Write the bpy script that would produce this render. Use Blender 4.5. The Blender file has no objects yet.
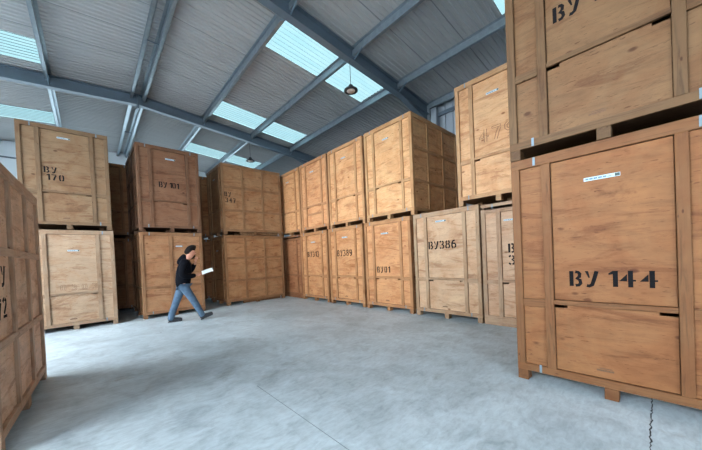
import bpy, bmesh, math, random
from mathutils import Matrix, Vector

# ------------------------------------------------------------------ camera
scene = bpy.context.scene
col = scene.collection
cam_data = bpy.data.cameras.new('camera')
cam = bpy.data.objects.new('camera', cam_data)
col.objects.link(cam)
cr = Vector((0.73612643, -0.67540042, -0.04418323))
cu = Vector((0.04174041, -0.01985457, 0.9989312))
cf = Vector((0.67555578, 0.73718388, -0.01357602))
M = Matrix((cr, cu, -cf)).transposed().to_4x4()
M.translation = Vector((0, 0, 1.398))
cam.matrix_world = M
cam_data.sensor_fit = 'HORIZONTAL'
cam_data.sensor_width = 36.0
cam_data.lens = 283.27 / 702 * 36
cam_data.shift_x = 0.0008
cam_data.shift_y = 0.0525
cam_data.clip_start = 0.05
cam_data.clip_end = 200
scene.camera = cam

# ------------------------------------------------------------------ world, daylight openings, exposure
world = bpy.data.worlds.new('overcast_sky')
scene.world = world
world.use_nodes = True
wn = world.node_tree
wn.nodes.clear()
wo = wn.nodes.new('ShaderNodeOutputWorld')
bg = wn.nodes.new('ShaderNodeBackground')
bg.inputs['Color'].default_value = (0.84, 0.93, 1.0, 1)
bg.inputs['Strength'].default_value = 24.0
wn.links.new(bg.outputs[0], wo.inputs[0])

RX, RZ, RT = 1.294, 6.806, 0.0813         # ridge x, ridge height, roof slope
EAVE_R, EAVE_L = 8.45, -5.86
Y_BACK, Y_FRONT = 17.0, -7.0
GY = [-6.8, -2.75, 1.10, 5.33, 9.41, 13.45]  # rooflight strips along the building
GW = 1.04
def roof_z(x):
    return RZ - RT * abs(x - RX)

def portal(name, loc, rot, sx, sy):
    l = bpy.data.lights.new(name, 'AREA')
    l.shape = 'RECTANGLE'; l.size = sx; l.size_y = sy
    l.cycles.is_portal = True
    o = bpy.data.objects.new(name, l); col.objects.link(o)
    o.location = loc; o.rotation_euler = rot
    return o
SL_R = (3.24, 6.60)
SL_L = (-4.30, -0.70)
for gy in GY:
    for (a, b), s in ((SL_R, 1), (SL_L, -1)):
        mx = (a + b) / 2
        portal('rooflight_daylight', (mx, gy + GW / 2, roof_z(mx) + 0.12), (0, s * math.atan(RT), 0), b - a, GW)
portal('doorway_daylight', (-3.0, Y_FRONT - 0.3, 2.3), (math.pi / 2, 0, 0), 3.2, 4.6)  # portal of the unseen doorway added as a daylight source
portal('side_window_daylight', (EAVE_L - 0.3, 5.5, 3.6), (0, -math.pi / 2, 0), 3.2, 10.0)  # portal of the added window strip, out of view

scene.view_settings.view_transform = 'Standard'
scene.view_settings.look = 'None'
scene.view_settings.gamma = 1
scene.view_settings.use_curve_mapping = False
scene.view_settings.exposure = 0.08
scene.cycles.use_denoising = True
scene.cycles.max_bounces = 10
scene.cycles.diffuse_bounces = 6
scene.cycles.transparent_max_bounces = 12
scene.cycles.sample_clamp_indirect = 6

# ------------------------------------------------------------------ materials
def srgb(r, g, b):
    def f(c):
        c /= 255.0
        return c / 12.92 if c <= 0.04045 else ((c + 0.055) / 1.055) ** 2.4
    return (f(r), f(g), f(b), 1)

class NT:
    def __init__(self, name):
        self.m = bpy.data.materials.new(name); self.m.use_nodes = True
        self.t = self.m.node_tree
        self.b = self.t.nodes['Principled BSDF']
    def n(self, kind, **kw):
        nd = self.t.nodes.new('ShaderNode' + kind)
        for k, v in kw.items(): setattr(nd, k, v)
        return nd
    def l(self, a, b): self.t.links.new(a, b)
    def mix(self, fac, a, b, mode='MIX'):
        nd = self.n('Mix', data_type='RGBA', blend_type=mode)
        for idx, val in ((0, fac), (6, a), (7, b)):
            if hasattr(val, 'is_linked') or hasattr(val, 'links'): self.l(val, nd.inputs[idx])
            else: nd.inputs[idx].default_value = val
        return nd.outputs[2]
    def ramp(self, src, stops):
        nd = self.n('ValToRGB')
        e = nd.color_ramp.elements
        while len(e) < len(stops): e.new(0.5)
        for k, (p, c) in enumerate(stops):
            e[k].position = p
            e[k].color = c if isinstance(c, tuple) else (c, c, c, 1)
        self.l(src, nd.inputs[0])
        return nd.outputs[0]
    def noise(self, vec, scale, detail=3, rough=0.55, dist=0.0):
        nd = self.n('TexNoise')
        nd.inputs['Scale'].default_value = scale; nd.inputs['Detail'].default_value = detail
        nd.inputs['Roughness'].default_value = rough; nd.inputs['Distortion'].default_value = dist
        self.l(vec, nd.inputs['Vector'])
        return nd.outputs['Fac']
    def coords(self, scale=(1, 1, 1), offset=True, kind='Object'):
        tc = self.n('TexCoord'); mp = self.n('Mapping')
        self.l(tc.outputs[kind], mp.inputs[0])
        mp.inputs['Scale'].default_value = scale
        if offset:
            oi = self.n('ObjectInfo'); mu = self.n('VectorMath', operation='SCALE')
            cb = self.n('CombineXYZ')
            self.l(oi.outputs['Random'], cb.inputs[0]); self.l(oi.outputs['Random'], cb.inputs[1]); self.l(oi.outputs['Random'], cb.inputs[2])
            self.l(cb.outputs[0], mu.inputs[0]); mu.inputs['Scale'].default_value = 37.0
            self.l(mu.outputs[0], mp.inputs['Location'])
        return mp.outputs[0]
    def bump(self, h, strength, dist=0.01):
        nd = self.n('Bump'); nd.inputs['Strength'].default_value = strength; nd.inputs['Distance'].default_value = dist
        self.l(h, nd.inputs['Height']); self.l(nd.outputs[0], self.b.inputs['Normal'])

def flat(name, c, rough=0.6, metal=0.0, var=0.12, scale=20, spec=0.5):
    k = NT(name)
    f = k.noise(k.coords((1, 1, 1)), scale, 3)
    v = k.ramp(f, [(0.3, 1 - var), (0.7, 1 + var * 0.4)])
    k.l(k.mix(1.0, c, v, 'MULTIPLY'), k.b.inputs['Base Color'])
    k.b.inputs['Roughness'].default_value = rough; k.b.inputs['Metallic'].default_value = metal
    k.b.inputs['Specular IOR Level'].default_value = spec
    return k.m

def wood(name, grain, knots, tone=1.0, streak=0.5):
    """plywood and sawn timber; the tint of each crate comes from the object's own colour"""
    k = NT(name)
    oi = k.n('ObjectInfo')
    v1 = k.coords(grain)                       # stretched grain
    v0 = k.coords((1, 1, 1))
    g = k.noise(v1, 4.0, 6, 0.62, 1.2)
    gr = k.ramp(g, [(0.30, 1 - streak * 0.42), (0.5, 1.0), (0.72, 1.10)])
    big = k.noise(v0, 2.3, 5, 0.62, 0.8)
    bg_ = k.ramp(big, [(0.30, (0.80, 0.68, 0.60, 1)), (0.44, (0.97, 0.90, 0.84, 1)), (0.54, (1.0, 1.0, 1.0, 1)), (0.70, (1.12, 1.12, 1.08, 1))])
    base = k.mix(1.0, oi.outputs['Color'], (tone * 1.04, tone * 0.97, tone * 0.88, 1), 'MULTIPLY')
    c1 = k.mix(1.0, base, gr, 'MULTIPLY')
    c2 = k.mix(1.0, c1, bg_, 'MULTIPLY')
    if knots:
        # dark cracks and patches where the veneer opened, running with the grain
        w = k.noise(k.coords((grain[0] * 0.55, grain[1] * 0.55, grain[2] * 0.55)), 3.2, 6, 0.68, 1.6)
        ck = k.ramp(w, [(0.53, 0.0), (0.59, 0.5), (0.70, 0.9)])
        c3 = k.mix(ck, c2, k.mix(1.0, c2, (0.60, 0.47, 0.40, 1), 'MULTIPLY'))
        tk = k.noise(k.coords((1.0, 1.0, 6.5)), 11.0, 3, 0.6, 0.3)
        c3 = k.mix(k.ramp(tk, [(0.635, 0.0), (0.68, 0.85)]), c3, k.mix(1.0, c3, (0.52, 0.42, 0.36, 1), 'MULTIPLY'))
        ln = k.noise(k.coords((0.5, 0.5, 5.0)), 2.2, 5, 0.6, 2.2)
        c3 = k.mix(k.ramp(ln, [(0.488, 0.0), (0.497, 0.55), (0.506, 0.0)]), c3, k.mix(1.0, c3, (0.62, 0.50, 0.42, 1), 'MULTIPLY'))
    else:
        c3 = c2
    vo = k.n('TexVoronoi'); vo.inputs['Scale'].default_value = knots or 6.0
    k.l(k.coords((grain[0] ** 0.35, grain[1] ** 0.35, grain[2] ** 0.35)), vo.inputs['Vector'])
    kn = k.ramp(vo.outputs['Distance'], [(0.0, 1.0), (0.055, 0.9), (0.10, 0.0)])
    c4 = k.mix(kn, c3, k.mix(1.0, c3, (0.42, 0.30, 0.24, 1), 'MULTIPLY'))
    k.l(c4, k.b.inputs['Base Color'])
    k.b.inputs['Roughness'].default_value = 0.62
    k.b.inputs['Specular IOR Level'].default_value = 0.25
    k.bump(g, 0.25, 0.004)
    return k.m

MAT = {}
MAT['ply'] = wood('birch_plywood', (0.5, 0.5, 2.4), 3.0, 0.84, 0.42)
MAT['timber_up'] = wood('sawn_timber_upright', (7, 7, 0.5), 0, 0.62, 0.9)
MAT['timber_across'] = wood('sawn_timber_across', (0.6, 0.6, 8), 0, 0.62, 0.9)
MAT['block'] = wood('pallet_block_timber', (2, 2, 2), 0, 0.52, 0.9)
MAT['dusty'] = wood('dirty_base_board', (2, 2, 2), 0, 0.38, 0.8)  # wood tone darkened to stand in for shade between stacked crates
MAT['ink'] = flat('stencil_ink', srgb(26, 24, 26), 0.9, var=0.3, scale=60, spec=0.1)
MAT['faint_ink'] = flat('faded_pencil_mark', srgb(104, 74, 52), 0.8, var=0.3, scale=80)
MAT['paper'] = flat('label_paper', srgb(172, 194, 206), 0.6, var=0.05)
MAT['print'] = flat('label_print', srgb(92, 118, 140), 0.6)
MAT['print_dark'] = flat('label_dark_print', srgb(52, 72, 66), 0.6)
MAT['clip'] = flat('galvanised_clip', srgb(108, 130, 144), 0.5, 0.0, var=0.1)
MAT['steel'] = flat('grey_painted_steel', srgb(98, 113, 126), 0.38, 0.15, var=0.1, scale=3)
MAT['galv'] = flat('galvanised_purlin_steel', srgb(142, 154, 162), 0.34, 0.55, var=0.16, scale=9)
MAT['wall'] = flat('pale_wall_cladding', srgb(222, 232, 238), 0.55, 0.0, var=0.05, scale=2)
MAT['wall_grey'] = flat('grey_wall_cladding', srgb(150, 160, 170), 0.55, 0.0, var=0.05, scale=2)
MAT['lamp_black'] = flat('lamp_housing', srgb(30, 34, 38), 0.5, 0.3)
MAT['lamp_glass'] = flat('lamp_lens', srgb(205, 190, 180), 0.4)
MAT['cord'] = flat('lamp_cord', srgb(60, 66, 72), 0.6)

k = NT('white_roof_liner')
tc = k.n('TexCoord'); sp = k.n('SeparateXYZ'); k.l(tc.outputs['Object'], sp.inputs[0])
md = k.n('Math', operation='PINGPONG'); k.l(sp.outputs['Y'], md.inputs[0]); md.inputs[1].default_value = 0.5
seam = k.ramp(md.outputs[0], [(0.0, 1.0), (0.005, 0.9), (0.009, 0.0)])
nz = k.noise(k.coords((0.35, 1.6, 1), False), 3, 3)
base = k.mix(1.0, srgb(166, 168, 169), k.ramp(nz, [(0.3, 0.93), (0.7, 1.04)]), 'MULTIPLY')
k.l(k.mix(seam, base, k.mix(1.0, base, (0.45, 0.46, 0.48, 1), 'MULTIPLY')), k.b.inputs['Base Color'])
k.b.inputs['Roughness'].default_value = 0.5
MAT['liner'] = k.m

# translucent GRP rooflight sheets: daylight passes through, tinted a little blue-green
k = NT('translucent_rooflight_sheet')
out = k.t.nodes['Material Output']
tr = k.n('BsdfTransparent'); tl = k.n('BsdfTranslucent'); mx = k.n('MixShader')
nz = k.noise(k.coords((0.5, 2.5, 1), False), 2.2, 3)
tint = k.ramp(nz, [(0.3, (0.0230, 0.0385, 0.0405, 1)), (0.7, (0.0280, 0.0415, 0.0425, 1))])
k.l(tint, tr.inputs['Color'])
tl.inputs['Color'].default_value = (0.03, 0.046, 0.048, 1)
mx.inputs[0].default_value = 0.12
k.l(tr.outputs[0], mx.inputs[1]); k.l(tl.outputs[0], mx.inputs[2]); k.l(mx.outputs[0], out.inputs['Surface'])
MAT['rooflight'] = k.m

# power-floated concrete: cloudy blue-grey with scuffs and pale dusty patches
k = NT('concrete_floor')
v0 = k.coords((1, 1, 1), False)
n1 = k.noise(v0, 0.55, 5, 0.6, 0.6)
n2 = k.noise(v0, 2.6, 6, 0.68, 0.9)
n3 = k.noise(k.coords((1.0, 2.6, 1), False), 9, 5, 0.7, 0.6)
c = k.ramp(n1, [(0.30, srgb(162, 174, 180)), (0.5, srgb(182, 195, 202)), (0.72, srgb(196, 209, 216))])
c = k.mix(1.0, c, k.ramp(n2, [(0.30, (0.72, 0.74, 0.76, 1)), (0.5, 1.0), (0.70, (1.16, 1.16, 1.16, 1))]), 'MULTIPLY')
c = k.mix(1.0, c, k.ramp(n3, [(0.32, (0.82, 0.83, 0.85, 1)), (0.52, 1.0), (0.70, 1.10)]), 'MULTIPLY')
n4 = k.noise(v0, 0.9, 6, 0.72, 1.4)
st = k.ramp(n4, [(0.60, 0.0), (0.68, 0.30), (0.75, 0.42)])
c = k.mix(st, c, srgb(118, 112, 102))
vs = k.n('TexVoronoi'); vs.inputs['Scale'].default_value = 1.3; k.l(v0, vs.inputs['Vector'])
sp_ = k.ramp(vs.outputs['Distance'], [(0.0, 1.0), (0.018, 0.8), (0.034, 0.0)])
c = k.mix(sp_, c, srgb(88, 88, 90))
k.l(c, k.b.inputs['Base Color'])
k.l(k.ramp(n2, [(0.3, 0.42), (0.7, 0.62)]), k.b.inputs['Roughness'])
k.b.inputs['Specular IOR Level'].default_value = 0.35
k.bump(n3, 0.12, 0.004)
MAT['floor'] = k.m
MAT['joint'] = flat('floor_joint_filler', srgb(128, 138, 144), 0.8)
MAT['crack'] = flat('floor_crack', srgb(58, 64, 70), 0.9)
MAT['ground'] = flat('outside_yard', srgb(120, 122, 122), 0.9, scale=1)

# ------------------------------------------------------------------ mesh helpers
def mesh_from(bm, name, mat, smooth=False):
    me = bpy.data.meshes.new(name)
    bmesh.ops.recalc_face_normals(bm, faces=bm.faces)
    bm.to_mesh(me); bm.free()
    me.materials.append(mat)
    if smooth:
        for p in me.polygons: p.use_smooth = True
    return me
def link(name, me, parent=None):
    o = bpy.data.objects.new(name, me); col.objects.link(o)
    if parent is not None: o.parent = parent
    return o
def box(bm, x0, x1, y0, y1, z0, z1):
    vs = [bm.verts.new((x, y, z)) for x in (x0, x1) for y in (y0, y1) for z in (z0, z1)]
    for f in ((0, 1, 3, 2), (4, 6, 7, 5), (0, 4, 5, 1), (2, 3, 7, 6), (0, 2, 6, 4), (1, 5, 7, 3)):
        bm.faces.new([vs[i] for i in f])
def boxes_mesh(name, bl, mat, bev=0.0):
    bm = bmesh.new()
    for b in bl: box(bm, *b)
    if bev:
        bmesh.ops.bevel(bm, geom=list(bm.edges), offset=bev, segments=1, affect='EDGES')
    return mesh_from(bm, name, mat)
def tube(bm, p, q, r, n=10, r2=None):
    p, q = Vector(p), Vector(q); d = (q - p).normalized()
    a = d.orthogonal().normalized(); b = d.cross(a)
    r2 = r if r2 is None else r2
    A = [bm.verts.new(p + (a * math.cos(t) + b * math.sin(t)) * r) for t in [2 * math.pi * i / n for i in range(n)]]
    B = [bm.verts.new(q + (a * math.cos(t) + b * math.sin(t)) * r2) for t in [2 * math.pi * i / n for i in range(n)]]
    for i in range(n): bm.faces.new((A[i], A[(i + 1) % n], B[(i + 1) % n], B[i]))
    bm.faces.new(A[::-1]); bm.faces.new(B)
def lathe(bm, prof, n=28, cx=0, cy=0):
    rings = []
    for r, z in prof:
        rings.append([bm.verts.new((cx + r * math.cos(2 * math.pi * i / n), cy + r * math.sin(2 * math.pi * i / n), z)) for i in range(n)])
    for A, B in zip(rings, rings[1:]):
        for i in range(n): bm.faces.new((A[i], A[(i + 1) % n], B[(i + 1) % n], B[i]))
    bm.faces.new(rings[0][::-1]); bm.faces.new(rings[-1])
def empty(name, loc=(0, 0, 0), rz=0.0, **props):
    o = bpy.data.objects.new(name, None); col.objects.link(o)
    o.location = loc; o.rotation_euler = (0, 0, rz); o.empty_display_size = 0.2
    for a, b in props.items(): o[a] = b
    return o
def structure(name, me, label=None):
    o = link(name, me); o['kind'] = 'structure'
    if label: o['label'] = label
    return o

# ------------------------------------------------------------------ shell
bm = bmesh.new(); box(bm, EAVE_L - 0.3, EAVE_R + 0.3, Y_FRONT - 0.3, Y_BACK + 0.3, -0.25, 0.0)
structure('floor', mesh_from(bm, 'floor', MAT['floor']), 'blue-grey polished concrete warehouse floor')
structure('ground', boxes_mesh('ground', [(-40, 30, -40, Y_FRONT - 0.3, -0.3, -0.03), (-40, EAVE_L - 0.3, Y_FRONT - 0.3, 30, -0.3, -0.03)], MAT['ground']), 'yard outside the added doorway')

def wavy(name, x0, x1, y0, y1, mat, side, pitch=0.125, dep=0.024):
    """profiled sheet running down the slope, ribs repeating along y"""
    bm = bmesh.new(); prof = []
    y = y0
    while y < y1 - 1e-6:
        for dy, dz in ((0, 0), (0.030, 0), (0.044, dep), (0.111, dep), (0.125, 0)):
            yy = y + dy
            if yy > y1: break
            prof.append((yy, dz))
        y += pitch
    prof.append((y1, 0))
    prev = None
    for yy, dz in prof:
        a = bm.verts.new((x0, yy, roof_z(x0) + dz)); b = bm.verts.new((x1, yy, roof_z(x1) + dz))
        if prev and yy - prev[2] > 1e-6: bm.faces.new((prev[0], prev[1], b, a))
        prev = (a, b, yy)
    return mesh_from(bm, name, mat)
def merge_sheets(name, parts, mat):
    bm = bmesh.new()
    for p in parts:
        me = wavy('tmp', *p, mat, 1); bm.from_mesh(me); bpy.data.meshes.remove(me)
    return mesh_from(bm, name, mat)
cuts = []
edges = [Y_FRONT - 0.3]
for gy in GY: edges += [gy, gy + GW]
edges.append(Y_BACK + 0.3)
for sx0, sx1, (a, b) in ((RX, EAVE_R + 0.2, SL_R), (EAVE_L - 0.2, RX, SL_L)):
    parts = []
    for i in range(0, len(edges), 2):
        parts.append((sx0, sx1, edges[i], edges[i + 1]))
    for gy in GY:
        parts.append((sx0, a, gy, gy + GW)); parts.append((b, sx1, gy, gy + GW))
    structure('ceiling', merge_sheets('ceiling', parts, MAT['liner']), 'white profiled steel roof lining')
n = 0
for gy in GY:
    for a, b in (SL_R, SL_L):
        n += 1
        structure('window_%d' % n, wavy('window', a, b, gy, gy + GW, MAT['rooflight'], 1, dep=0.020), 'translucent blue-white rooflight strip in the roof')

def cladding(name, mat, along, at, a0, a1, z0, z1f, label, pitch=0.25, thick=0.035, sgn=1):
    bm = bmesh.new(); prev = None; s = a0
    pts = []
    while s < a1 - 1e-6:
        for d, o in ((0, 0), (0.14, 0), (0.16, thick), (0.23, thick), (0.25, 0)):
            if s + d <= a1: pts.append((s + d, o))
        s += pitch
    pts.append((a1, 0))
    for t, o in pts:
        if along == 'y': lo = (at + sgn * o, t, z0); hi = (at + sgn * o, t, z1f(at))
        else: lo = (t, at + sgn * o, z0); hi = (t, at + sgn * o, z1f(t))
        a = bm.verts.new(lo); b = bm.verts.new(hi)
        if prev and abs(t - prev[2]) > 1e-6: bm.faces.new((prev[0], prev[1], b, a))
        prev = (a, b, t)
    return structure(name, mesh_from(bm, name, mat), label)
rz_in = lambda x: roof_z(x) + 0.03
cladding('wall_right', MAT['wall_grey'], 'y', EAVE_R, Y_FRONT, Y_BACK, 0, rz_in, 'grey vertical profiled cladding under the eaves', 0.25, 0.035, 1)
SD0, SD1, SDZ = 0.5, 10.5, 5.2            # unseen window strip added high in the left wall for more daylight
for a_, b_, lo_, hi_ in ((Y_FRONT, SD0, 0, rz_in), (SD0, SD1, SDZ, rz_in), (SD0, SD1, 0, lambda x: 2.0), (SD1, Y_BACK, 0, rz_in)):
    cladding('wall_left', MAT['wall'], 'y', EAVE_L, a_, b_, lo_, hi_, 'pale side wall', 0.25, 0.035, -1)
structure('wall_back', boxes_mesh('wall_back', [(EAVE_L, EAVE_R, Y_BACK, Y_BACK + 0.1, 0, 3.5), (EAVE_L, EAVE_R, Y_BACK, Y_BACK + 0.1, 5.1, 6.15),
    (EAVE_L, -5.2, Y_BACK, Y_BACK + 0.1, 3.5, 5.1), (7.6, EAVE_R, Y_BACK, Y_BACK + 0.1, 3.5, 5.1)], MAT['wall']), 'pale flat end wall')
k = NT('clear_window_pane')
gt = k.n('BsdfTransparent'); gt.inputs['Color'].default_value = (0.42, 0.45, 0.46, 1)
k.l(gt.outputs[0], k.t.nodes['Material Output'].inputs['Surface'])
structure('window_20', boxes_mesh('window_20', [(-5.2, 7.6, Y_BACK + .04, Y_BACK + .05, 3.5, 5.1)], k.m), 'unseen window strip added in the end wall to light the back bay')  # added opening, hidden by the crates, to brighten the far bay
portal('end_window_daylight', (1.2, Y_BACK + 0.2, 4.3), (-math.pi / 2, 0, 0), 12.8, 1.6)  # portal of the added end wall opening
# gable infill above the end walls
def gable(name, y, zlow, mat):
    bm = bmesh.new()
    for yy in (y, y + 0.1):
        vs = [bm.verts.new((x, yy, z)) for x, z in ((EAVE_L, zlow), (EAVE_R, zlow), (EAVE_R, roof_z(EAVE_R)), (RX, RZ), (EAVE_L, roof_z(EAVE_L)))]
        bm.faces.new(vs)
    return structure(name, mesh_from(bm, name, mat), 'pale gable above the end wall')
gable('wall_gable', Y_BACK, 6.15, MAT['wall'])
structure('trim_1', boxes_mesh('trim_1', [(EAVE_L, EAVE_R, Y_BACK - 0.05, Y_BACK, 5.86, 5.91)], MAT['steel']), 'grey rail across the pale end wall')
DX0, DX1, DZ = -4.6, -1.4, 4.6              # unseen doorway added behind the camera to brighten the hall
structure('wall_front', boxes_mesh('wall_front', [(EAVE_L, DX0, Y_FRONT - 0.1, Y_FRONT, 0, 6.15), (DX1, EAVE_R, Y_FRONT - 0.1, Y_FRONT, 0, 6.15), (DX0, DX1, Y_FRONT - 0.1, Y_FRONT, DZ, 6.15)], MAT['wall']), 'pale wall around the added daylight doorway')
gable('wall_gable', Y_FRONT - 0.1, 6.15, MAT['wall'])

# rafters (tapered I beams), columns, purlins
def beam_i(bm, p, q, depth, flange, web=0.012, ft=0.014, dep2=None):
    """I section along p->q in the XZ plane; p, q give the top face"""
    dep2 = dep2 or depth
    y = p[1]
    def bar(za0, za1, zb0, zb1, w):
        vs = []
        for (x, zt, zb) in ((p[0], za0, za1), (q[0], zb0, zb1)):
            for yy in (y - w / 2, y + w / 2):
                for z in (zt, zb): vs.append(bm.verts.new((x, yy, z)))
        for f in ((0, 1, 3, 2), (4, 6, 7, 5), (0, 4, 5, 1), (2, 3, 7, 6), (0, 2, 6, 4), (1, 5, 7, 3)):
            bm.faces.new([vs[i] for i in f])
    bar(p[2], p[2] - ft, q[2], q[2] - ft, flange)
    bar(p[2] - ft, p[2] - depth + ft, q[2] - ft, q[2] - dep2 + ft, web)
    bar(p[2] - depth + ft, p[2] - depth, q[2] - dep2 + ft, q[2] - dep2, flange)
PUR = 0.17                                  # purlin depth: the rafter top sits below the sheet
RD = 0.30
RAFT = [-1.0, 4.98, 10.93]
for y in RAFT:
    bm = bmesh.new()
    zt = lambda x: roof_z(x) - 0.03
    for s, e in ((RX, 8.2), (RX, -5.6)):
        beam_i(bm, (s, y, zt(s)), (e, y, zt(e)), RD + 0.02, 0.17)
    # haunches deepen the beam towards each column
    for e, d in ((8.2, -1), (-5.6, 1)):
        s = e + d * 1.35
        bm2 = bm
        beam_i(bm2, (s, y, zt(s) - RD), (e, y, zt(e) - RD), 0.02, 0.16, dep2=0.32)
    o = structure('roof_rafter', mesh_from(bm, 'roof_rafter', MAT['steel']), 'long grey-blue steel I-beam rafter under the roof')
    pl = boxes_mesh('apex_plate', [(RX - 0.02, RX + 0.02, y - 0.10, y + 0.10, RZ - RD - 0.17, RZ - 0.04)], MAT['steel'])
    c = link('apex_plate', pl, o)
    for x in (8.31, -5.71):
        bm = bmesh.new()
        zc = zt(x)
        box(bm, x - 0.11, x - 0.095, y - 0.1, y + 0.1, 0, zc); box(bm, x + 0.095, x + 0.11, y - 0.1, y + 0.1, 0, zc)
        box(bm, x - 0.095, x + 0.095, y - 0.007, y + 0.007, 0, zc)
        structure('steel_column', mesh_from(bm, 'steel_column', MAT['wall_grey'] if x > 0 else MAT['steel']), 'light grey steel column at the eaves')

PX = [RX + 0.13, 3.18, 4.93, 6.68, 8.20]
PXL = [RX - 0.13, -0.62, -2.37, -4.12, -5.61]
def purlin(x, s, size=PUR):
    """Z purlin: top flange towards the ridge, bottom flange towards the eaves"""
    bm = bmesh.new(); z = roof_z(x) - 0.002; t = 0.006; f = 0.068
    y0, y1 = Y_FRONT, Y_BACK
    def bx(xa, xb, za, zb): box(bm, min(xa, xb), max(xa, xb), y0, y1, za, zb)
    bx(x - s * f, x, z - t, z); bx(x - s * t, x, z - size, z); bx(x, x + s * f, z - size, z - size + t)
    bx(x + s * (f - t), x + s * f, z - size, z - size + 0.02)
    return mesh_from(bm, 'roof_purlin', MAT['galv'])
for x in PX: structure('roof_purlin', purlin(x, 1), 'galvanised steel roof purlin')
for x in PXL: structure('roof_purlin', purlin(x, -1), 'galvanised steel roof purlin')
# ridge ties and purlin cleats
for y in (2.0, 7.95, 13.9):
    bm = bmesh.new(); tube(bm, (RX - 0.16, y, RZ - 0.13), (RX + 0.16, y, RZ - 0.13), 0.014)
    structure('ridge_tie', mesh_from(bm, 'ridge_tie', MAT['steel']), 'short steel tie between the two ridge purlins')
for y in RAFT:
    for x, s in [(a, 1) for a in PX[1:4]] + [(a, -1) for a in PXL[1:4]]:
        bm = bmesh.new()
        tube(bm, (x, y - 0.06, roof_z(x) - 0.30), (x, y - 0.34, roof_z(x) - 0.15), 0.016, 8)
        tube(bm, (x, y + 0.06, roof_z(x) - 0.30), (x, y + 0.34, roof_z(x) - 0.15), 0.016, 8)
        structure('rafter_stay', mesh_from(bm, 'rafter_stay', MAT['clip']), 'short steel stay from rafter to purlin')
structure('eaves_beam', boxes_mesh('eaves_beam', [(8.37, 8.44, Y_FRONT, Y_BACK, 5.80, 5.90)], MAT['steel']), 'dark eaves rail on the side wall')

structure('eaves_post', boxes_mesh('eaves_post', [(8.20, 8.34, 4.66, 4.85, 0, 6.03)], MAT['wall_grey']), 'pale grey post under the eaves beside the near rafter')
# floor joints
structure('trim_2', boxes_mesh('trim_2', [(1.3275, 1.3325, Y_FRONT, 3.1, -0.002, 0.0012)], MAT['joint']), 'thin saw-cut joint in the floor')
bm = bmesh.new(); random.seed(3); x = 1.5; prev = None
while x < 4.6:
    y = 0.07 + random.uniform(-0.008, 0.008); w = random.uniform(0.002, 0.006)
    a = bm.verts.new((x, y - w, 0.0015)); b = bm.verts.new((x, y + w, 0.0015))
    if prev: bm.faces.new((prev[0], prev[1], b, a))
    prev = (a, b); x += 0.03
structure('trim_3', mesh_from(bm, 'trim_3', MAT['crack']), 'jagged dark crack in the floor joint')

# ------------------------------------------------------------------ crates
W, D, H = 1.523, 2.145, 2.36
BZ, RB, RTT = 0.105, 0.18, 2.262
T = 0.028       # batten stands proud of plywood by this much
def V(*a): return boxes_mesh('part', list(a[0]), a[1], a[2] if len(a) > 2 else 0.003)

def stencil_strokes():
    """each glyph: list of polylines (with stroke width) and filled polygons, in a 0.62 x 1 cell"""
    G = {}
    G['B'] = [('s', [(0.10, 0), (0.10, 1)], .17), ('s', [(0.30, .95), (.44, .93), (.52, .82), (.50, .62), (.38, .52), (.52, .42), (.56, .2), (.46, .07), (.30, .05)], .15)]
    G['Y'] = [('p', [(0, 1), (.16, 1), (.24, .58), (.17, .56)]), ('s', [(.56, 1), (.44, .50), (.34, .12), (.20, .03), (.08, .06)], .16)]
    G['1'] = [('s', [(.36, 0), (.36, 1)], .18), ('p', [(.06, .84), (.06, .74), (.25, .78), (.25, .99)])]
    G['4'] = [('s', [(.48, 0), (.48, 1)], .17), ('p', [(.0, .36), (.34, .36), (.34, .80)]), ('p', [(.58, .36), (.70, .36), (.70, .46), (.58, .46)])]
    G['7'] = [('p', [(.02, 1), (.60, 1), (.60, .86), (.02, .86)]), ('s', [(.53, .80), (.38, .45), (.26, 0)], .17)]
    G['0'] = [('s', [(.24, .97), (.12, .85), (.09, .5), (.12, .15), (.24, .03)], .16), ('s', [(.40, .97), (.52, .85), (.55, .5), (.52, .15), (.40, .03)], .16)]
    G['3'] = [('s', [(.04, .84), (.16, .94), (.24, .95)], .15), ('s', [(.34, .94), (.50, .88), (.50, .66), (.34, .52), (.53, .42), (.55, .2), (.46, .07), (.34, .05)], .15), ('s', [(.04, .16), (.14, .06), (.24, .05)], .15)]
    G['8'] = [('s', [(.26, .95), (.12, .88), (.12, .66), (.24, .55), (.08, .40), (.08, .16), (.26, .05)], .15), ('s', [(.38, .95), (.52, .88), (.52, .66), (.40, .55), (.56, .40), (.56, .16), (.38, .05)], .15)]
    G['6'] = [('s', [(.46, .96), (.22, .88), (.10, .62), (.08, .3), (.14, .10), (.26, .03)], .16), ('s', [(.20, .56), (.42, .58), (.55, .44), (.55, .18), (.38, .04)], .15)]
    G['9'] = [('s', [(.44, .42), (.22, .42), (.09, .56), (.09, .82), (.26, .96)], .15), ('s', [(.38, .97), (.52, .86), (.56, .6), (.52, .22), (.38, .05), (.18, .04)], .16)]
    G['2'] = [('s', [(.04, .82), (.16, .94), (.24, .95)], .15), ('s', [(.34, .94), (.50, .86), (.50, .66), (.34, .42), (.16, .22)], .15), ('p', [(.04, 0), (.58, 0), (.58, .14), (.04, .14)])]
    G[' '] = []
    return G
GL = stencil_strokes()
def ribbon(bm, pts, w, to3):
    pts = [Vector(p) for p in pts]; L = []; Rr = []
    for i, p in enumerate(pts):
        if i == 0: d = pts[1] - p
        elif i == len(pts) - 1: d = p - pts[i - 1]
        else: d = (pts[i + 1] - p).normalized() + (p - pts[i - 1]).normalized()
        d.normalize(); nrm = Vector((-d.y, d.x)) * (w / 2)
        L.append(p + nrm); Rr.append(p - nrm)
    for i in range(len(pts) - 1):
        prism(bm, [L[i], L[i + 1], Rr[i + 1], Rr[i]], to3)
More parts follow.
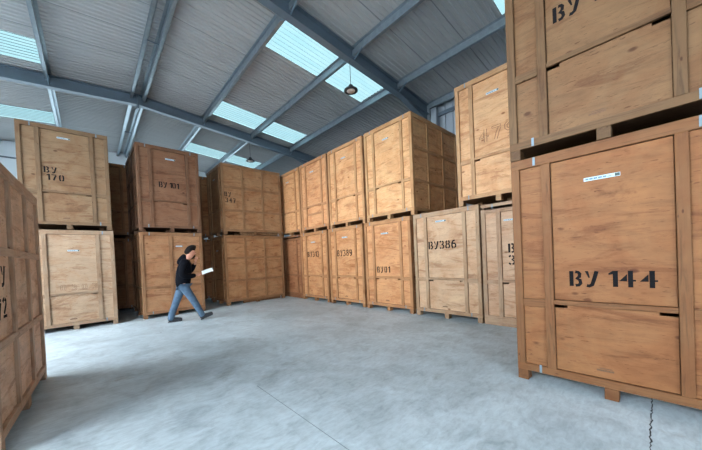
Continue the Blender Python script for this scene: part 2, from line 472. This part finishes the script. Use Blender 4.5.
def outlined(bm, g, to3):
    if g[0] == 's':
        for sgn in (-1, 1):
            pts = [Vector(p) for p in g[1]]; out = []
            for i, p in enumerate(pts):
                d = (pts[min(i + 1, len(pts) - 1)] - pts[max(i - 1, 0)]).normalized()
                out.append(p + Vector((-d.y, d.x)) * g[2] * .55 * sgn)
            ribbon(bm, out, .035, to3)
    else: ribbon(bm, list(g[1]) + [g[1][0]], .035, to3)
def prism(bm, poly, to3):
    a = [bm.verts.new(to3(p[0], p[1], 0.0)) for p in poly]; b = [bm.verts.new(to3(p[0], p[1], 1.0)) for p in poly]
    n = len(poly)
    bm.faces.new(a); bm.faces.new(b[::-1])
    for i in range(n): bm.faces.new((a[i], b[i], b[(i + 1) % n], a[(i + 1) % n]))
def text_mesh(lines, face, u0, z0, h, cw, gap, mat, dep=0.0015, lh=1.25, indent=None, width_scale=1.0, outline=False):
    """lettering painted on a face; face is ('front', y) , ('right', x) or ('left', x) in crate coordinates"""
    out = []
    for li, s in enumerate(lines):
        uo = u0 + (indent[li] if indent else 0.0); zo = z0 - li * h * lh
        ox = uo
        for ci, ch in enumerate(s):
            if ci: ox += (cw * (.58 if s[ci - 1] == '1' else 1.12 if s[ci - 1] == '4' else 1.0)) + gap
            def to3(px, py, k, ox=ox, zo=zo):
                u = ox + px / 0.62 * cw; z = zo + py * h
                if face[0] == 'front': return (u, face[1] - k * dep, z)
                if face[0] == 'right': return (face[1] + k * dep, u, z)
                return (face[1] - k * dep, D - u, z)
            bm = bmesh.new()
            for g in GL[ch]:
                if outline: outlined(bm, g, to3)
                elif g[0] == 's': ribbon(bm, g[1], g[2] * 1.25, to3)
                else: prism(bm, g[1], to3)
            out.append(('painted_letter' if ch.isalpha() else 'painted_digit', mesh_from(bm, 'stencil', mat)))
    return out

FP = T + 0.0      # y of the plywood surface on the front
def crate_parts(kind, sticker=True):
    """list of (part name, mesh, [sub-parts])"""
    P = []
    up, ac, ply, blk = MAT['timber_up'], MAT['timber_across'], MAT['ply'], MAT['block']
    pt = 0.075
    # hollow plywood carcass: sides, back, floor, lid, and the fixed plywood either side of the doors
    t = 0.014
    x0, x1, y0, y1 = T, W - T, T, D - T
    body = [(x0, x0 + t, y0, y1, BZ + .01, H - .02), (x1 - t, x1, y0, y1, BZ + .01, H - .02), (x0 + t, x1 - t, y1 - t, y1, BZ + .01, H - .02),
            ]
    if kind == 'two': body += [(x0 + t, x1 - t, y0, y0 + t, BZ + .03, H - .02)]
    elif kind == 'slot': body += [(x0 + t, 0.30, y0, y0 + t, BZ + .03, 2.25), (1.22, x1 - t, y0, y0 + t, BZ + .03, 2.25)]
    else: body += [(x0 + t, 0.30, y0, y0 + t, BZ + .03, H - .02), (1.22, x1 - t, y0, y0 + t, BZ + .03, H - .02)]
    P.append(('plywood_body', V(body, ply, 0), []))
    P.append(('base_board', V([(x0 + t, x1 - t, y0 + t, y1 - t, BZ + .01, BZ + .03)], MAT['dusty'], 0), []))
    P.append(('lid', V([(x0, x1, y0, y1, H - .02, H - .008)], MAT['dusty'], 0), []))
    for (a, b) in ((0, 0), (W - pt, 0), (0, D - pt), (W - pt, D - pt)):
        P.append(('corner_post', V([(a, a + pt, b, b + pt, RB, RTT)], up), []))
    zt0 = 2.30 if kind == 'slot' else RTT
    rails = lambda z0, z1, mid=False: [[(0, W, 0, T + .004, z0, z1)], [(0, W, D - T - .004, D, z0, z1)], [(0, T + .004, T + .004, D - T - .004, z0, z1)], [(W - T - .004, W, T + .004, D - T - .004, z0, z1)]]
    for r in rails(zt0, H): P.append(('top_rail', V(r, ac), []))
    bz0 = 0.0 if kind == 'slot' else BZ
    for r in rails(bz0, RB): P.append(('bottom_rail', V(r, ac), []))
    # side and back faces: two rails and two uprights
    for xa, xb in ((0.002, T + .002), (W - T - .002, W - .002)):
        for z in (0.78, 1.55): P.append(('side_rail', V([(xa, xb, pt, D - pt, z, z + .07)], ac), []))
        for y in (0.66, 1.38): P.append(('side_upright', V([(xa + .001, xb - .001, y, y + .072, RB, RTT)], up), []))
    for z in (0.78, 1.55): P.append(('back_rail', V([(pt, W - pt, D - T - .002, D - .002, z, z + .07)], ac), []))
    for x in (0.46, 0.99): P.append(('back_upright', V([(x, x + .072, D - T - .001, D - .003, RB, RTT)], up), []))
    # front
    if kind == 'two':
        P.append(('center_stile', V([(.665, .75, 0.001, T + .002, RB, RTT)], up), []))
        P.append(('mid_rail', V([(pt, .665, 0.002, T + .002, .80, .868), (.75, W - pt, 0.002, T + .002, .80, .868)], ac), []))
        for a, b in ((pt, .665), (.75, W - pt)):
            zs = [.872, 1.235, 1.625, 2.005, RTT - .002]
            for z0, z1 in zip(zs, zs[1:]): P.append(('front_board', V([(a + .004, b - .004, T - .006, T, z0 + .004, z1 - .004)], ply), []))
            P.append(('front_board', V([(a + .004, b - .004, T - .006, T, RB + .004, .795)], ply), []))
    else:
        for x in (.275, 1.175): P.append(('front_stile', V([(x, x + .075, 0.001, T + .002, RB, RTT if kind != 'slot' else 2.25)], up), []))
        if kind == 'slot':
            P.append(('upper_rail', V([(pt, W - pt, 0.0015, T + .003, 2.185, 2.25)], ac), []))
        top = 2.185 if kind == 'slot' else RTT
        P.append(('mid_rail', V([(pt, .275, 0.002, T + .002, .80, .88), (.35, 1.175, 0.006, T + .006, .838, .885), (1.25, W - pt, 0.002, T + .002, .80, .88)], ac), []))
        P.append(('door_panel', V([(.355, 1.170, T, T + .012, .889, top - .005)], ply, 0), []))
        P.append(('hatch_panel', V([(.354, 1.171, T, T + .012, RB + .003, .806), (.455, 1.07, T, T + .012, .806, .834)], ply, 0), []))
    if kind != 'slot':
        for x in (0.0, (W - .1) / 2, W - .1):
            for y in (0.0, (D - .12) / 2, D - .12):
                P.append(('pallet_block', V([(x + .001, x + .099, y + .001, y + .119, 0, BZ)], blk), []))
    if kind != 'slot':
        for x in (.13, .712, 1.293): P.append(('pallet_bearer', V([(x, x + .10,   .60, D - .125, .004, BZ + .008)], blk), []))  # unseen bearers added to keep stray light out of the pallet gap
        P.append(('pallet_bearer', V([(.25, W - .25, 1.20, 1.30, .004, BZ + .006)], blk), []))  # cross piece, added for the same light blocking
    for x in (.205, 1.30):
        P.append(('metal_clip', V([(x, x + .022, -0.004, 0.0, 2.272, H - .004)], MAT['clip'], .001), []))
        if kind != 'slot': P.append(('metal_clip', V([(x, x + .022, -0.004, 0.0, BZ + .004, RB + .01)], MAT['clip'], .001), []))
    return P

PROTO = {}
def sticker_meshes(u, z, w, h, kind):
    yf = T if kind != 'two' else T - .006
    bm = bmesh.new(); sl = 0.0
    box(bm, u, u + w, yf - .0016, yf - .0002, z, z + h)
    a = mesh_from(bm, 'sticker', MAT['paper'])
    bm = bmesh.new(); random.seed(5)
    x = u + .012
    while x < u + w * 0.74:
        ww = random.uniform(.014, .028); box(bm, x, x + ww, yf - .0022, yf - .0015, z + h * .28, z + h * (.72 if x < u + w * .55 else .5)); x += ww + .006
    b = mesh_from(bm, 'print', MAT['print'])
    bm = bmesh.new(); box(bm, u + w * .86, u + w * .99, yf - .0022, yf - .0015, z + h * .12, z + h * .9)
    c = mesh_from(bm, 'print', MAT['print_dark'])
    return a, b, c

def add_parts(root, parts, color):
    for name, me, subs in parts:
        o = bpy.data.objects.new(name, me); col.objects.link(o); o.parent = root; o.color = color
        me.name = name
        if name == 'metal_clip' and len(o.name): o['label'] = 'bright metal clip'

def crate(label, group, kind, side, corner, deg, z0, hgt, color, sticker=(.60, 2.015, .25, .034), texts=(), stamp=False):
    """corner = the base corner at the crate's own front left; side 'R' faces -X, 'B' faces -Y, 'L' faces +Y"""
    rz = {'R': -math.pi / 2, 'B': 0.0, 'L': math.pi}[side] + math.radians(deg)
    rot = Matrix.Rotation(rz, 3, 'Z')
    c = Vector((corner[0], corner[1], 0)) + rot @ Vector((W / 2, D / 2, 0))
    root = empty('storage_crate', (c.x, c.y, z0), rz, label=label, category='crate')
    if group: root['group'] = group
    root.scale = (1, 1, hgt / H)
    if group in (ROW, UP): color = tuple(c * 1.12 for c in color[:3]) + (1,)
    if kind not in PROTO:
        PROTO[kind] = crate_parts(kind)
        sh = Matrix.Translation((-W / 2, -D / 2, 0))
        for n_, me, s_ in PROTO[kind]: me.transform(sh)
    add_parts(root, PROTO[kind], color)
    off = Matrix.Translation((-W / 2, -D / 2, 0))
    def extra(name, me, parent=root, lab=None):
        me.name = name; me.transform(off)
        o = bpy.data.objects.new(name, me); col.objects.link(o); o.parent = parent; o.color = color
        if lab: o['label'] = lab
        return o
    if sticker:
        a, b, cc = sticker_meshes(*sticker, kind)
        so = extra('paper_label', a, lab='pale blue-white paper strip label')
        extra('printed_text', b, so); extra('printed_square', cc, so)
    for tx in texts:
        for nm, me in text_mesh(**tx): extra(nm, me)
    if stamp:
        bm = bmesh.new(); box(bm, .66, .78, T - .0035, T - .002, .245, .262); box(bm, .68, .77, T - .0035, T - .002, .268, .276)
        extra('maker_stamp', mesh_from(bm, 'stamp', MAT['faint_ink']), lab='small faded brown stamp')
    return root

FRONT = ('front', T)
def num(lines, u, z, h=.13, cw=.075, gap=.035, face=FRONT, **kw):
    d = dict(lines=lines, face=face, u0=u, z0=z, h=h, cw=cw, gap=gap, mat=MAT['ink']); d.update(kw); return d

def C(r, g, b): return srgb(r, g, b)
ROW = 'storage crates in the long right-hand row'
UP = 'storage crates stacked on top of the right-hand row'
ZL = 2.335
XR = 5.58
# long row on the right, lower layer (front faces -X)
crate('pale plywood crate stencilled BY386 in the bottom row', ROW, 'three', 'R', (5.60, 3.88), 0, 0, ZL, C(188, 161, 136), (.56, 2.12, .25, .034), [num(['BY386'], .37, 1.53, .17, .106, .030)], True)
crate('tan plywood crate stencilled BY01 low on its door in the bottom row', ROW, 'three', 'R', (5.60, 5.495), 0, 0, ZL, C(190, 143, 104), (.58, 2.0, .25, .034), [num(['BY01'], .40, .99, .16, .085, .04)], True)
crate('tan plywood crate stencilled BY389 in the bottom row', ROW, 'three', 'R', (5.60, 7.095), 0, 0, ZL, C(188, 142, 103), (.62, 2.03, .25, .034), [num(['BY389'], .37, 1.48, .19, .10, .04)], True)
crate('tan plywood crate stencilled BY313 in the bottom row', ROW, 'three', 'R', (5.60, 8.71), 0, 0, ZL, C(184, 138, 100), (.60, 2.0, .25, .034), [num(['BY313'], .37, 1.51, .18, .105, .045)], False)
crate('plain orange-brown crate in the corner, dark slot along its top, left of BY313', ROW, 'slot', 'R', (5.66, 10.33), 0, 0, ZL, C(150, 106, 76), None)
crate('pale crate with no feet stencilled B 3, right of BY386', ROW, 'slot', 'R', (5.62, 2.33), 0, 0, ZL - .03, C(184, 157, 135), (.40, 2.0, .2, .03), [num(['BY', '386'], .46, 1.40, .17, .11, .06, lh=1.30)])
# upper layer
crate('upper light tan crate at the open end of the row, its gridded side showing', UP, 'three', 'R', (5.55, 5.318), -.15, ZL, 2.38, C(204, 163, 122), (.62, 1.98, .2, .034), [])
crate('upper light tan crate with bare door, second from the open end of the row', UP, 'three', 'R', (5.56, 6.925), 0, ZL, 2.38, C(202, 158, 118), (.60, 1.98, .2, .034), [])
r3 = crate('upper crate with an extra rail across its lower hatch, third from the open end', UP, 'three', 'R', (5.56, 8.52), 0, ZL, 2.38, C(196, 148, 110), (.58, 1.98, .22, .034), [])
crate('upper crate furthest into the corner, touching the BY347 stack', UP, 'three', 'R', (5.57, 10.12), 0, ZL, 2.38, C(196, 150, 110), (.58, 1.98, .2, .034), [])
crate('upper crate with faint outlined 479, straddling BY386 and the crate beside it', UP, 'three', 'R', (5.54, 2.73), .15, ZL, 2.385, C(200, 162, 126), (.60, 1.97, .22, .034),
      [num(['479'], .44, 1.12, .24, .16, .06, mat=MAT['faint_ink'], outline=True)])
# near stack on the right
crate('large near crate stencilled BY 144 standing on the floor at right', None, 'three', 'R', (3.425, 1.078), .1, 0, H, C(140, 99, 66), (.61, 2.018, .25, .032), [num(['BY', '144'], .478, 1.03,   .145, .094, .024, lh=-.03, indent=[0, .275])], True)
crate('large near crate stacked on BY 144, running out of the top right corner', None, 'three', 'R', (3.405, 1.075), .05, H, 2.37, C(120, 93, 67), (.60, 2.02, .25, .032), [num(['BY', '144'], .415, 1.235,   .145, .094, .024, lh=-.03, indent=[0, .275])], True)
# stacks at the back left (front faces -Y)
BK = 'storage crates in the back left stacks'
crate('upper crate stencilled BY over 170 in the left stack', BK, 'three', 'B', (-1.085, 9.31), 0, H, H, C(138, 115, 92), (.63, 2.10, .22, .034), [num(['BY', '170'], .395, 1.28, .135, .085, .035, lh=1.22, indent=[0, .03])], True)
crate('pale lower crate with faint digits on its door, under the BY 170 crate', BK, 'three', 'B', (-1.065, 9.305), 0, 0, H - .02, C(178, 156, 136), (.68, 1.86, .2, .034), [num(['0303'], .53, .94, .13, .09, .09, mat=MAT['faint_ink'], outline=True)], True)
crate('upper brown crate stencilled BY101 on the stack behind the walking man', BK, 'three', 'B', (.984, 9.28), 1.0, H, H, C(128, 96, 76), (.68, 2.03, .24, .036), [num(['BY', '101'], .50, 1.24, .15, .085, .02, lh=-.03, indent=[0, .25])], True)
crate('lower crate of wide boards with one central post, behind the walking man', BK, 'two', 'B', (.982, 9.305), .1, 0, H - .02, C(160, 122, 92), (.83, 1.955, .18, .032), [])
crate('upper crate with BY over 347 on its gridded side', BK, 'three', 'R', (3.264, 11.17), .05, H, H, C(162, 127, 96), (.60, 1.95, .2, .034),
      [num(['BY', '347'], .09, 1.27, .15, .085, .035, face=('right', W - T), lh=1.30, indent=[0, .02])])
crate('lower crate with plain gridded side under the BY 347 crate', BK, 'three', 'R', (3.262, 11.18), .2, 0, H - .02, C(164, 124, 90), (.60, 1.85, .2, .034), [])
HB = 'storage crates tucked behind the back left stacks'
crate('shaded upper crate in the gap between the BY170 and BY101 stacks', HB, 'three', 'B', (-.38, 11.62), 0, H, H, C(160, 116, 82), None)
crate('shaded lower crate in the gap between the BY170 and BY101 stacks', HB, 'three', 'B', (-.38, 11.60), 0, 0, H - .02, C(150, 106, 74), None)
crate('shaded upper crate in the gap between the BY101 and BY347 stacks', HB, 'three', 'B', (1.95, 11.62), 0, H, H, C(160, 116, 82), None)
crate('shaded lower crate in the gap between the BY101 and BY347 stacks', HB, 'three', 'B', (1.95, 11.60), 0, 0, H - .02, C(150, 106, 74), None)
# near left
crate('near left crate seen along its long gridded side, stencilled 72', None, 'three', 'L', (-.485, 5.512), -1.78, 0, H, C(228, 200, 178), None,
      [num(['BY', '72'], .25, 1.29, .17, .125, .045, face=('left', T), lh=1.62)])
# extra rail on the third upper crate
me = boxes_mesh('hatch_rail', [(.352, 1.173, .004, T, .555, .615)], MAT['timber_across'], .003); me.transform(Matrix.Translation((-W / 2, -D / 2, 0)))
o = link('hatch_rail', me, r3); o.color = C(196, 148, 110)

# ------------------------------------------------------------------ lamps
def lamp(loc, ztop, label):
    root = empty('pendant_lamp', (loc[0], loc[1], ztop), 0, label=label, category='lamp', group='high bay lamps hanging from the roof')
    dz = loc[2] - ztop
    bm = bmesh.new(); lathe(bm, [(.03, dz + .13), (.055, dz + .12), (.06, dz + .06), (.10, dz + .05), (.165, dz + .012), (.168, dz - .012), (.15, dz - .02), (.13, dz - .005)])
    link('lamp_housing', mesh_from(bm, 'lamp_housing', MAT['lamp_black'], True), root)
    bm = bmesh.new(); lathe(bm, [(.05, dz - .001), (.098, dz - .006), (.10, dz - .016), (.04, dz - .02)])
    link('lamp_lens', mesh_from(bm, 'lamp_lens', MAT['lamp_glass'], True), root)
    bm = bmesh.new(); tube(bm, (0, 0, dz + .12), (0, 0, 0.0), .007, 8); tube(bm, (0, 0, -.02), (.0, 0, .0), .02, 8)
    link('lamp_cord', mesh_from(bm, 'lamp_cord', MAT['cord']), root)
lamp((4.83, 4.98, 5.46), roof_z(4.83) - .33, 'round black high bay lamp hanging above the middle of the near rafter')
lamp((4.86, 10.93, 5.44), roof_z(4.86) - .33, 'small distant black high bay lamp hanging from the far rafter above BY347')

# ------------------------------------------------------------------ person
def skin_mesh(name, pts, edges, mat, subdiv=2, root=0):
    me = bpy.data.meshes.new(name)
    me.from_pydata([p[:3] for p in pts], edges, [])
    o = bpy.data.objects.new(name, me); col.objects.link(o)
    md = o.modifiers.new('skin', 'SKIN'); md.use_smooth_shade = True
    for i, p in enumerate(pts):
        sv = me.skin_vertices[0].data[i]
        sv.radius = (p[3], p[4] if len(p) > 4 else p[3]); sv.use_root = (i == root)
    ss = o.modifiers.new('sub', 'SUBSURF'); ss.levels = subdiv; ss.render_levels = subdiv
    dg = bpy.context.evaluated_depsgraph_get()
    out = bpy.data.meshes.new_from_object(o.evaluated_get(dg))
    bpy.data.objects.remove(o); out.name = name
    out.materials.clear(); out.materials.append(mat)
    for p in out.polygons: p.use_smooth = True
    return out
skinm = flat('skin', srgb(186, 130, 106), 0.5)
MAT['jeans'] = flat('blue_jeans', srgb(66, 90, 112), 0.85, var=0.3, scale=14)
MAT['hoodie'] = flat('black_hoodie', srgb(13, 15, 21), 0.95, var=0.2, spec=0.1)
MAT['hair'] = flat('dark_hair', srgb(24, 19, 17), 0.85, spec=0.15)
MAT['shoe'] = flat('dark_shoe', srgb(26, 28, 34), 0.6)
MAT['sole'] = flat('shoe_sole', srgb(54, 56, 62), 0.7)

heelR = Vector((1.39, 8.20, 0)); heelF = Vector((1.98, 7.88, 0))
ang = math.radians(-14)
org = Vector((1.715, 8.06, 0))
man = empty('person', tuple(org), ang, label='bearded man in black hoodie and blue jeans walking right, reading a paper sheet', category='person')
# joints (x forward, y to his left, z up)
hipR, kneeR, ankR = (-.07, .10, .93), (-.20, .09, .50), (-.335, .08, .115)     # trailing leg
hipL, kneeL, ankL = (-.01, -.10, .93), (.19, -.10, .50), (.36, -.11, .135)       # leading leg
pts = [(-.04, 0, .96, .09, .08), (-.045, 0, 1.15, .09, .08), (-.05, 0, 1.34, .12, .10), (-.045, 0, 1.47, .10, .08), (-.01, 0, 1.56, .055), (.055, 0, 1.645, .078, .085), (.07, 0, 1.735, .088, .098), (.065, 0, 1.80, .060, .068),
       hipR + (.085,), kneeR + (.058,), ankR + (.04,), (-.30, .08, .05, .035),
       hipL + (.085,), kneeL + (.058,), ankL + (.04,), (.40, -.11, .075, .035),
       # his right arm (camera side): upper arm, elbow, wrist
       (-.055, -.19, 1.44, .055), (-.07, -.235, 1.16, .042), (.20, -.13, 1.13, .030), (.26, -.115, 1.14, .028),
       # his left arm bent up to his chin
       (-.03, .19, 1.44, .055), (.06, .22, 1.17, .042), (.17, .07, 1.40, .030), (.185, .045, 1.47, .027),
       (.14, 0, 1.615, .042), (.155, 0, 1.69, .02), (.178, 0, 1.672, .013)]
ed = [(0, 1), (1, 2), (2, 3), (3, 4), (4, 5), (5, 6), (6, 7), (0, 8), (8, 9), (9, 10), (10, 11), (0, 12), (12, 13), (13, 14), (14, 15), (2, 16), (16, 17), (17, 18), (18, 19), (2, 20), (20, 21), (21, 22), (22, 23), (5, 24), (6, 25), (25, 26)]
body = skin_mesh('body', pts, ed, skinm)
bmB = bmesh.new(); bmB.from_mesh(body)
def finger_chain(base, dirs, lens, r):
    p = Vector(base); out = [tuple(p) + (r,)]
    for d, L in zip(dirs, lens):
        p = p + Vector(d).normalized() * L; out.append(tuple(p) + (r * .88,))
    return skin_mesh('finger', out, [(i, i + 1) for i in range(len(out) - 1)], skinm, 1)
# near hand holds the sheet: four fingers beneath, thumb on top
palmA = skin_mesh('palm', [(.25, -.115, 1.14, .024, .034), (.33, -.105, 1.155, .018, .040)], [(0, 1)], skinm, 2)
bmB.from_mesh(palmA)
for j, (dy, L) in enumerate(((-.030, .9), (-.010, 1.0), (.010, .95), (.030, .78))):
    bmB.from_mesh(finger_chain((.325, -.105 + dy, 1.150), [(1, .05, .10), (1, .05, .35), (.8, 0, .6)], [.035 * L, .025 * L, .02 * L], .0088))
bmB.from_mesh(finger_chain((.285, -.08, 1.16), [(.7, .4, .7), (1, .2, .35)], [.035, .035], .010))
# far hand at the mouth
palmB = skin_mesh('palm', [(.185, .05, 1.465, .024, .032), (.195, .03, 1.54, .018, .036)], [(0, 1)], skinm, 2)
bmB.from_mesh(palmB)
for j, (dx, L) in enumerate(((-.024, .78), (-.008, .95), (.010, 1.0), (.027, .9))):
    bmB.from_mesh(finger_chain((.195 + dx, .03, 1.535), [(.05, -.1, 1), (-.15, -.25, .8), (-.5, -.3, .5)], [.035 * L, .025 * L, .02 * L], .0088))
bmB.from_mesh(finger_chain((.175, .03, 1.49), [(-.3, -.4, .8), (-.2, -.2, 1)], [.035, .03], .010))
# ears
for s in (-1, 1):
    bmB.from_mesh(skin_mesh('ear', [(.045, s * .088, 1.69, .012, .018), (.042, s * .097, 1.72, .009, .020)], [(0, 1)], skinm, 1))
for v_ in bmB.verts: pass
body2 = bpy.data.meshes.new('body'); bmB.to_mesh(body2); bmB.free()
body2.materials.clear(); body2.materials.append(skinm)
for p in body2.polygons: p.use_smooth = True; p.material_index = 0
bo = link('body', body2, man)
for s in (-1, 1):
    bm = bmesh.new(); bmesh.ops.create_icosphere(bm, subdivisions=2, radius=.011, matrix=Matrix.Translation((.150, s * .034, 1.715)))
    link('eye', mesh_from(bm, 'eye', MAT['hair'], True), bo)
hood = [(-.03, 0, .80, .175, .175), (-.045, 0, 1.08, .18, .19), (-.055, 0, 1.28, .18, .19), (-.06, 0, 1.43, .155, .17), (-.04, 0, 1.56, .085, .09),
        (-.055, -.20, 1.44, .10), (-.085, -.255, 1.17, .085), (.06, -.20, 1.12, .075), (.23, -.13, 1.135, .055),
        (-.03, .20, 1.44, .10), (.05, .24, 1.18, .085), (.12, .14, 1.30, .070), (.175, .065, 1.43, .052)]
he = [(0, 1), (1, 2), (2, 3), (3, 4), (3, 5), (5, 6), (6, 7), (7, 8), (3, 9), (9, 10), (10, 11), (11, 12)]
ho = link('hooded_sweatshirt', skin_mesh('hooded_sweatshirt', hood, he, MAT['hoodie']), man)
link('hood', skin_mesh('hood', [(-.10, 0, 1.40, .09, .15), (-.105, 0, 1.51, .085, .14), (-.06, 0, 1.60, .07, .115), (-.02, 0, 1.63, .05, .10)], [(0, 1), (1, 2), (2, 3)], MAT['hoodie']), ho)
link('waistband', skin_mesh('waistband', [(-.03, 0, .98, .175, .175), (-.03, 0, .87, .172, .172)], [(0, 1)], MAT['hoodie']), ho)
jn = [(-.04, 0, 1.00, .15, .15), (-.075, .085, .84, .115), (-.20, .09, .50, .090), (-.31, .08, .20, .080), (-.345, .08, .03, .078),
      (.0, -.085, .84, .115), (.185, -.10, .50, .090), (.315, -.11, .22, .078), (.375, -.11, .07, .074)]
link('jeans', skin_mesh('jeans', jn, [(0, 1), (1, 2), (2, 3), (3, 4), (0, 5), (5, 6), (6, 7), (7, 8)], MAT['jeans']), man)
def shoe(heel, yaw_y, pitch):
    pts_ = [(-.01, 0, .055, .058, .052), (.10, 0, .070, .060, .060), (.19, 0, .050, .045, .062), (.31, 0, .038, .032, .050)]
    me = skin_mesh('shoe', pts_, [(0, 1), (1, 2), (2, 3)], MAT['shoe'])
    sb = boxes_mesh('sole', [(-.005, .285, -.042, .042, 0, .018)], MAT['sole'], .008)
    Mx = Matrix.Translation(heel) @ Matrix.Rotation(-pitch, 4, 'Y')
    me.transform(Mx); sb.transform(Mx)
    so = link('shoe', me, man); link('shoe_sole', sb, so)
shoe((-.395, .08, 0.0), 0, 0.0)
shoe((.325, -.11, 0.0), 0, math.radians(20))
hair = [(-.015, 0, 1.66, .075, .095), (.0, 0, 1.75, .10, .105), (.04, 0, 1.82, .10, .105), (.10, 0, 1.835, .075, .09), (.165, 0, 1.815, .045, .075)]
link('hair', skin_mesh('hair', hair, [(0, 1), (1, 2), (2, 3), (3, 4)], MAT['hair']), bo)
link('beard', skin_mesh('beard', [(.03, 0, 1.66, .055, .10), (.09, 0, 1.61, .058, .082), (.17, 0, 1.605, .042, .055)], [(0, 1), (1, 2)], MAT['hair']), bo)
for ch_ in [o for o in bpy.data.objects if o.type == 'MESH' and (o.parent == man or (o.parent and o.parent.parent == man))]:
    for v_ in ch_.data.vertices:
        if v_.co.z > .9: v_.co.x += .14 * (v_.co.z - .9)
# the sheet of paper in his hand, a thing of its own
bm = bmesh.new()
nx, ny = 8, 4; g = {}
for i in range(nx + 1):
    for j in range(ny + 1):
        u = i / nx; w_ = j / ny
        for kx, dzz in ((0, 0), (1, .0008)):
            g[i, j, kx] = bm.verts.new((u * .26, (w_ - .5) * .21, .035 * math.sin(u * 1.8) + dzz))
for i in range(nx):
    for j in range(ny):
        for kx in (0, 1): bm.faces.new((g[i, j, kx], g[i + 1, j, kx], g[i + 1, j + 1, kx], g[i, j + 1, kx]))
me = mesh_from(bm, 'paper_sheet', flat('white_paper', srgb(232, 238, 240), 0.6, var=.03), True)
Mx = Matrix.Translation(org) @ Matrix.Rotation(ang, 4, 'Z') @ Matrix.Translation((.395, -.105, 1.185)) @ Matrix.Rotation(math.radians(-10), 4, 'Y') @ Matrix.Rotation(math.radians(24), 4, 'X')
me.transform(Mx)
ps = link('paper_sheet', me); ps['label'] = "white paper sheet held in the walking man's hand"; ps['category'] = 'paper'
for m_ in list(bpy.data.meshes):
    if m_.users == 0: bpy.data.meshes.remove(m_)
